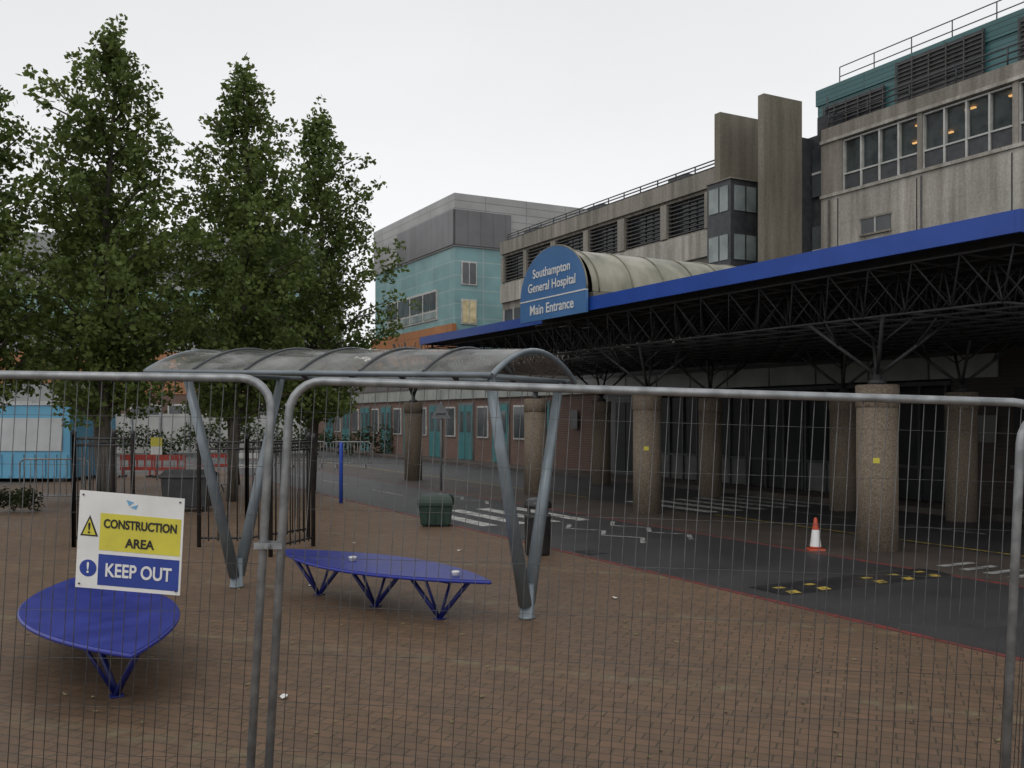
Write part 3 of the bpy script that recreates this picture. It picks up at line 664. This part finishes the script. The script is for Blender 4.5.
# ------------------------------------------------------------ small street furniture
def gp(px,py,z=0): Y=f*(1.75-z)/(py-418); return Vector(((px-512)/f*Y,Y,z))
c=gp(435,527); c.y+=.2
g=thing('grit_bin',c,'dark green plastic grit bin with domed lid','bin')
def tb(b,c,wx,wy,h0,h1,tx,k):
    p=[c+Vector((sx*wx,sy*wy,h0)) for sx,sy in((-1,-1),(1,-1),(1,1),(-1,1))]+[c+Vector((sx*wx*tx,sy*wy*tx,h1)) for sx,sy in((-1,-1),(1,-1),(1,1),(-1,1))]
    i=len(b.v); b.v+=p
    for q in ((0,3,2,1),(4,5,6,7),(0,1,5,4),(1,2,6,5),(2,3,7,6),(3,0,4,7)): b.face([i+j for j in q],k)
b=MB(); tb(b,c,.235,.17,.03,.34,1.12,'green'); 
for x in (-.17,.17): tb(b,c+Vector((x,0,0)),.04,.15,0,.03,1,'green')
for x in (-.13,0,.13): b.xbox(c.x+x-.012,c.x+x+.012,c.y-.2,c.y-.17,.06,.3,'green')
b.build('body',g,bevel=.02)
b=MB(); lay=[(1.0,.34),(1.0,.385),(.94,.44),(.78,.485),(.5,.51)]
for (a1,h1),(a2,h2) in zip(lay[:-1],lay[1:]):
    i=len(b.v)
    for aa,hh in ((a1,h1),(a2,h2)): b.v+=[c+Vector((sx*.285*(aa*.5+.5),sy*.22*aa,hh)) for sx,sy in((-1,-1),(1,-1),(1,1),(-1,1))]
    for q in range(4): w_=(q+1)%4; b.face([i+q,i+w_,i+4+w_,i+4+q],'green_lid')
b.poly([c+Vector((sx*.285*.75,sy*.22*.5,.51)) for sx,sy in((-1,-1),(1,-1),(1,1),(-1,1))],'green_lid')
b.build('lid',g,fix=False)
c=gp(538,556); c.y+=.15
g=thing('litter_bin',c,'black round litter bin with domed hood','bin')
b=MB(); b.lathe(c,[(.15,0),(.165,.02),(.17,.47),(.175,.48),(.175,.51)],'black',24); b.build('body',g)
b=MB(); b.lathe(c,[(.178,.60),(.18,.64),(.165,.68),(.12,.715),(.04,.73)],'black',24)
for i in range(4):
    a=math.pi/4+i*math.pi/2; b.pbox(c+Vector((.16*math.cos(a)-.02,.16*math.sin(a)-.02,.5)),Vector((.04,0,0)),Vector((0,.04,0)),Z*.11,'black')
b.build('hood',g)
c=gp(818,551); c.y+=.1
g=thing('traffic_cone',c,'orange and white traffic cone by the kerb','cone')
b=MB(); tb(b,c,.105,.105,0,.022,.95,'orange_plastic'); b.build('base',g)
b=MB(); b.lathe(c,[(.082,.02),(.074,.05),(.047,.27),(.038,.32),(.02,.42),(.015,.43)],'orange_plastic',20,kf=lambda i:'white' if i in (1,) else 'orange_plastic'); b.build('cone_body',g)
# speed hump
g=thing('speed_hump',W(7.2,8,0),'low black rubber speed hump with worn yellow inserts','speed hump')
t=6.8; i=0
hp=[(6.95,.002),(7.06,.018),(7.16,.026),(7.3,.026),(7.4,.018),(7.5,.002)]
while t<9.05:
    w=.42
    b=MB(); b.prism([W(a,t,z) for a,z in hp],V*(w-.006),'black'); b.build('hump_module',g)
    if i!=2:
        b=MB(); b.poly([W(6.97,t+.1,.0085),W(7.06,t+.1,.0215),W(7.06,t+.24,.0215),W(6.97,t+.24,.0085)],'yellow_paint'); b.poly([W(7.16,t+.1,.0285),W(7.24,t+.1,.0285),W(7.24,t+.22,.0285),W(7.16,t+.22,.0285)],'yellow_paint'); b.build('reflective_insert',g,fix=False)
    t+=w; i+=1
# poles
c=gp(341,503); g=MB(); g.lathe(c,[(.04,0),(.04,1.22),(.028,1.26)],'blue_pole',14); tag(g.build('bollard_pole',origin=c),'slim bright blue pole standing on the pavement','pole')
c=gp(441,490); g=thing('warning_sign',c,'triangular road sign on grey post seen from behind','road sign')
b=MB(); b.lathe(c,[(.03,0),(.03,2.1)],'sign_back',10); b.build('post',g)
b=MB(); b.prism([c+Vector((-.24,-.05,1.74)),c+Vector((.24,-.05,1.74)),c+Vector((0,-.05,2.16))],Vector((0,.012,0)),'sign_back'); b.build('sign_plate',g)
b=MB(); b.xbox(c.x-.12,c.x+.12,c.y-.07,c.y-.052,1.84,1.87,'strut'); b.build('bracket',g)
# railings by the trees
def rail(x0,x1,y0,y1,h,lab):
    c=Vector(((x0+x1)/2,(y0+y1)/2,0)); g=thing('railing',c,lab,'railing','black railings around the trees')
    a=Vector((x0,y0,0)); e=Vector((x1,y1,0)); L=(e-a).length; d=(e-a)/L
    b=MB(); n=int(L/.11)
    for i in range(n+1): b.path([a+d*L*i/n+Z*.08,a+d*L*i/n+Z*(h-.02)],.009,'black_iron',5)
    b.build('bar_infill',g)
    for z in (.12,h-.12,h-.03):
        b=MB(); b.path([a+Z*z,e+Z*z],.016,'black_iron',6); b.build('cross_rail',g)
    for p in (a,e):
        b=MB(); b.lathe(p,[(.03,0),(.03,h+.02),(.04,h+.05),(.01,h+.09)],'black_iron',10); b.build('post',g)
lab='black vertical bar iron railing beside the trees'
rail(-5.95,-5.15,12.9,12.9,1.5,lab); rail(-4.25,-3.6,12.9,12.9,1.45,lab); rail(-3.6,-3.0,12.9,14.0,1.45,lab); rail(-5.95,-5.95,12.9,14.2,1.5,lab); rail(-3.05,-2.72,12.0,13.0,1.45,lab)
# container
c=gp(184,512); g=thing('waste_container',c,'black lidded waste container behind the railings','container')
b=MB(); tb(b,c+Vector((0,.3,0)),.4,.3,.08,.62,1.08,'black'); b.build('body',g,bevel=.02)
b=MB(); b.prism([c+Vector((-.46,y,z)) for y,z in ((-.05,.62),(.65,.62),(.65,.68),(.3,.78),(-.05,.68))],Vector((.92,0,0)),'black'); b.build('lid',g,bevel=.015)
for x in (-.35,.35):
    b=MB(); b.path([c+Vector((x-.03,.1,.06)),c+Vector((x+.03,.1,.06))],.06,'black_iron',12); b.build('wheel',g)
# cabin
g=thing('site_cabin',(-15.5,26,0),'light blue and white portable site cabin','cabin')
b=MB(); b.xbox(-19,-12.1,26,29,.1,2.1,'cabin_blue'); b.xbox(-19.02,-12.08,25.97,29.02,2.1,2.16,'cabin_white')
for i in range(23): b.xbox(-18.9+i*.3,-18.76+i*.3,25.975,25.999,.15,.75,'cabin_blue')
b.build('body',g)
b=MB(); b.xbox(-18.8,-12.3,25.97,25.998,.85,1.75,'cabin_white'); b.build('side_panel',g)
b=MB(); b.xbox(-17.2,-16.2,25.93,25.968,1.0,1.6,'pane'); b.build('window',g)
b=MB(); b.xbox(-18.9,-18.6,26.1,28.9,0,.1,'black'); b.build('foot',g)
b=MB(); b.xbox(-12.6,-12.3,26.1,28.9,0,.1,'black'); b.build('foot',g)
# plastic barriers
def barrier(x,y,kk,lab):
    g=thing('plastic_barrier',(x,y,0),lab,'barrier','plastic barriers closing the road')
    b=MB(); b.xbox(x-.48,x+.48,y-.02,y+.02,.5,.66,kk); b.xbox(x-.48,x+.48,y-.02,y+.02,.2,.3,kk)
    for q in (-.46,-.23,0,.23,.44): b.xbox(x+q,x+q+.04,y-.018,y+.018,.302,.498,kk)
    b.build('board',g)
    for q in (-.4,.4):
        b=MB(); b.xbox(x+q-.05,x+q+.05,y-.2,y+.2,0,.06,'black'); b.xbox(x+q-.025,x+q+.025,y-.015,y+.015,.06,.2,kk); b.build('foot',g)
for i,(x,y) in enumerate(((-12.2,28),(-11.15,28.2),(-10.1,28.0),(-9.3,30))): barrier(x,y,'red_plastic','low red plastic barrier closing the road')
barrier(-8.3,29.5,'white','low white plastic barrier closing the road')
# steel crowd barriers
def crowd(x,y):
    g=thing('crowd_barrier',(x,y,0),'galvanised steel crowd control barrier','barrier','steel crowd barriers')
    b=MB(); b.path([(x-.7,y,.18),(x-.7,y,.85),(x-.62,y,.92),(x+.62,y,.92),(x+.7,y,.85),(x+.7,y,.18)],.018,'galv',8,closed=True); b.build('frame',g)
    b=MB()
    for i in range(11): b.path([(x-.6+i*.12,y,.18),(x-.6+i*.12,y,.92)],.008,'galv',5)
    b.build('bar_infill',g)
    for q in (-.5,.5):
        b=MB(); b.path([(x+q,y-.25,.01),(x+q,y,.18),(x+q,y+.25,.01)],.015,'galv',6); b.build('foot',g)
crowd(-9.25,19.2); crowd(-7.4,22.5); crowd(-5.6,33); crowd(-7.2,33.3); crowd(-8.8,33.1)
# small site sign
c=gp(157,480); g=thing('site_sign',c,'small yellow and white notice on a post','sign')
b=MB(); b.path([c,c+Z*1.2],.025,'galv',8); b.build('post',g)
b=MB(); b.xbox(c.x-.16,c.x+.16,c.y-.05,c.y-.03,.95,1.2,'sign_yellow'); b.xbox(c.x-.16,c.x+.16,c.y-.05,c.y-.03,.72,.948,'white'); b.build('sign_plate',g)

# ------------------------------------------------------------ foliage
def leaves(b,cen,rad,n,size,k,rnd,zs=1.0,droop=0.0):
    for _ in range(n):
        while True:
            p=Vector((rnd.uniform(-1,1),rnd.uniform(-1,1),rnd.uniform(-1,1)))
            if p.length<1: break
        o=cen+Vector((p.x*rad,p.y*rad,p.z*rad*zs-droop*rad*(p.x*p.x+p.y*p.y)))
        n1=Vector((rnd.gauss(0,1),rnd.gauss(0,1),rnd.gauss(-.5,.6))).normalized(); n2=n1.cross(Vector((rnd.gauss(0,1),rnd.gauss(0,1),rnd.gauss(0,1)))).normalized()
        s=size*rnd.uniform(.6,1.3); i=len(b.v)
        b.v+=[o-n1*s*.5,o+n2*s*.32,o+n1*s*.5,o-n2*s*.32]; b.f.append([i,i+1,i+2,i+3]); b.m.append(0); b.sm.append(False)
def tree(x,y,Ht,Rm,zb,seed,label,nlimb=95,nl=34,ls=.122,top=2.4):
    """trunk, limbs and leaf sprays that hang off the limbs"""
    rnd=random.Random(seed); base=Vector((x,y,0))
    g=thing('tree',base,label,'tree','street trees on the plaza')
    b=MB(); tp=[];rr=[]
    for i in range(9):
        u=i/8; tp.append(base+Vector((.14*math.sin(u*4+seed),.1*math.cos(u*3+seed),u*Ht*.93))); rr.append(.11*(1-u)**.8+.012)
    b.path(tp,.1,'bark',9,radii=rr)
    cr=MB(); cr.mi('leaf')
    ph=[rnd.uniform(0,6.28) for _ in range(3)]
    def env(u,a):
        e=Rm*min(1,.62+u*1.5)*(max(0,1-u**top)**.75)
        return e*(1+.18*math.sin(2*a+ph[0]+u*5)+.15*math.sin(3*a+ph[1]-u*9))
    def trunk_at(h):
        idx=min(7.99,max(0,h/(Ht*.93)*8)); return tp[int(idx)].lerp(tp[int(idx)+1],idx%1)
    for i in range(nlimb):
        u=(i+rnd.random())/nlimb; u=u**.92; a=i*2.39996+rnd.uniform(-.5,.5)
        r=env(u,a)*rnd.choice((.55,.8,.95,1.05,1.2)); h=zb+(Ht-zb)*u*.96
        p0=trunk_at(max(1.6,h-r*rnd.uniform(.35,.8)-.15))
        e=Vector((tp[4].x+r*math.cos(a),tp[4].y+r*math.sin(a),h+rnd.uniform(-.1,.15)))
        mid=p0.lerp(e,.55)+Z*(.1*r)
        if i%2==0 or u<.3: b.path([p0,mid,e],.02,'bark',5,radii=[.035*(1-u*.6),.018,.006])
        m=3+int(r*4)
        for j in range(m):
            q=.25+.85*(j+rnd.random())/m
            c=(p0.lerp(mid,q/.55) if q<.55 else mid.lerp(e,(q-.55)/.45))
            c=c+Vector((rnd.gauss(0,.13),rnd.gauss(0,.13),rnd.gauss(-.03,.11)))
            rad=rnd.uniform(.15,.35)*(1-.25*u)*(1.15-.25*q)
            leaves(cr,c,rad,int(nl*(rad/.27)**1.6),ls,'leaf',rnd,rnd.uniform(.6,1.1),.45)
    for j in range(7):
        q=j/6; c=trunk_at(Ht)+Vector((rnd.uniform(-.13,.13),rnd.uniform(-.1,.1),Ht-tp[-1].z-(1-q)*1.2)); leaves(cr,c,.33*(1-q)+.1,int(36*(1-q)+9),ls,'leaf',rnd,1.2)
    b.build('trunk',g,fix=False); cr.build('crown',g,fix=False)
tree(-7.6,18,9.4,1.78,2.3,3,'tall upright green street tree with pointed crown',118)
tree(-5.75,20,9.35,1.66,2.2,11,'tall upright green street tree with narrow crown',118)
tree(-4.75,23,9.45,2.0,2.0,24,'broad dense green street tree behind the shelter',135,top=1.8)
tree(-9.75,17,8.6,1.5,2.3,31,'tall green street tree by the site cabin',95)
tree(-9.9,23,8.0,2.1,2.2,47,'broad green street tree by the hoarding',70)
tree(-7.3,25,8.0,2.0,2.1,53,'broad green street tree behind the railings',70)
# shrub
c=gp(14,512); g=thing('shrub',c,'low rounded dark shrub by the barrier','shrub')
b=MB(); b.mi('leaf_dark'); rnd=random.Random(5)
for i in range(16): leaves(b,c+Vector((rnd.uniform(-.35,.35),rnd.uniform(-.2,.2),rnd.uniform(.12,.36))),.16,70,.07,'leaf_dark',rnd)
b.build('foliage',g,fix=False)
b=MB()
for i in range(5): b.path([c,c+Vector((rnd.uniform(-.3,.3),rnd.uniform(-.2,.2),.35))],.01,'bark',5)
b.build('stem',g)
b=MB(); b.mi('leaf_dark')
for i in range(130): leaves(b,Vector((-30+i*.2,44+rnd.uniform(-.3,.3),rnd.uniform(.3,1.2))),.45,60,.16,'leaf_dark',rnd)
hd=b.build('hedge',fix=False); tag(hd,'dark clipped hedge in front of the hoarding','hedge')

# ------------------------------------------------------------ world, sun, camera
w=bpy.data.worlds.new('World'); sc.world=w; w.use_nodes=True; nt=w.node_tree; N=nt.nodes; L=nt.links
for n_ in list(N): N.remove(n_)
out=N.new('ShaderNodeOutputWorld'); sky=N.new('ShaderNodeTexSky'); sky.sky_type='NISHITA'; sky.sun_disc=False
sky.sun_elevation=math.radians(48); sky.sun_rotation=math.radians(200)
hs=N.new('ShaderNodeHueSaturation'); hs.inputs['Saturation'].default_value=.1; L.new(sky.outputs[0],hs.inputs['Color'])
bg1=N.new('ShaderNodeBackground'); bg1.inputs['Strength'].default_value=.05; L.new(hs.outputs[0],bg1.inputs['Color'])
tc=N.new('ShaderNodeTexCoord'); ns=N.new('ShaderNodeTexNoise'); ns.inputs['Scale'].default_value=1.6; ns.inputs['Detail'].default_value=5
mp=N.new('ShaderNodeMapping'); mp.inputs['Scale'].default_value=(1,1,2.5); L.new(tc.outputs['Generated'],mp.inputs[0]); L.new(mp.outputs[0],ns.inputs['Vector'])
cr=N.new('ShaderNodeValToRGB'); cr.color_ramp.elements[0].position=.3; cr.color_ramp.elements[1].position=.7
cr.color_ramp.elements[0].color=(.60,.605,.615,1); cr.color_ramp.elements[1].color=(.68,.68,.69,1); L.new(ns.outputs['Fac'],cr.inputs[0])
bg2=N.new('ShaderNodeBackground'); bg2.inputs['Strength'].default_value=1.0; L.new(cr.outputs[0],bg2.inputs['Color'])
ad=N.new('ShaderNodeAddShader'); L.new(bg1.outputs[0],ad.inputs[0]); L.new(bg2.outputs[0],ad.inputs[1]); L.new(ad.outputs[0],out.inputs[0])
sl=bpy.data.lights.new('sun','SUN'); sl.energy=.5; sl.angle=math.radians(25); sl.color=(1,.96,.9)
so=bpy.data.objects.new('sun',sl); COL.objects.link(so)
az=math.radians(200); el=math.radians(48)
dirv=Vector((math.sin(az)*math.cos(el),math.cos(az)*math.cos(el),math.sin(el)))
so.rotation_euler=dirv.to_track_quat('Z','Y').to_euler()
cam=bpy.data.cameras.new('camera'); co=bpy.data.objects.new('camera',cam); COL.objects.link(co)
co.location=(0,0,1.75); co.rotation_euler=(math.radians(90),0,0); cam.sensor_width=36; cam.lens=36*950/1024; cam.shift_y=34/1024; cam.clip_end=3000; cam.clip_start=.05
sc.camera=co
sc.view_settings.view_transform='Standard'; sc.view_settings.look='None'; sc.view_settings.exposure=0
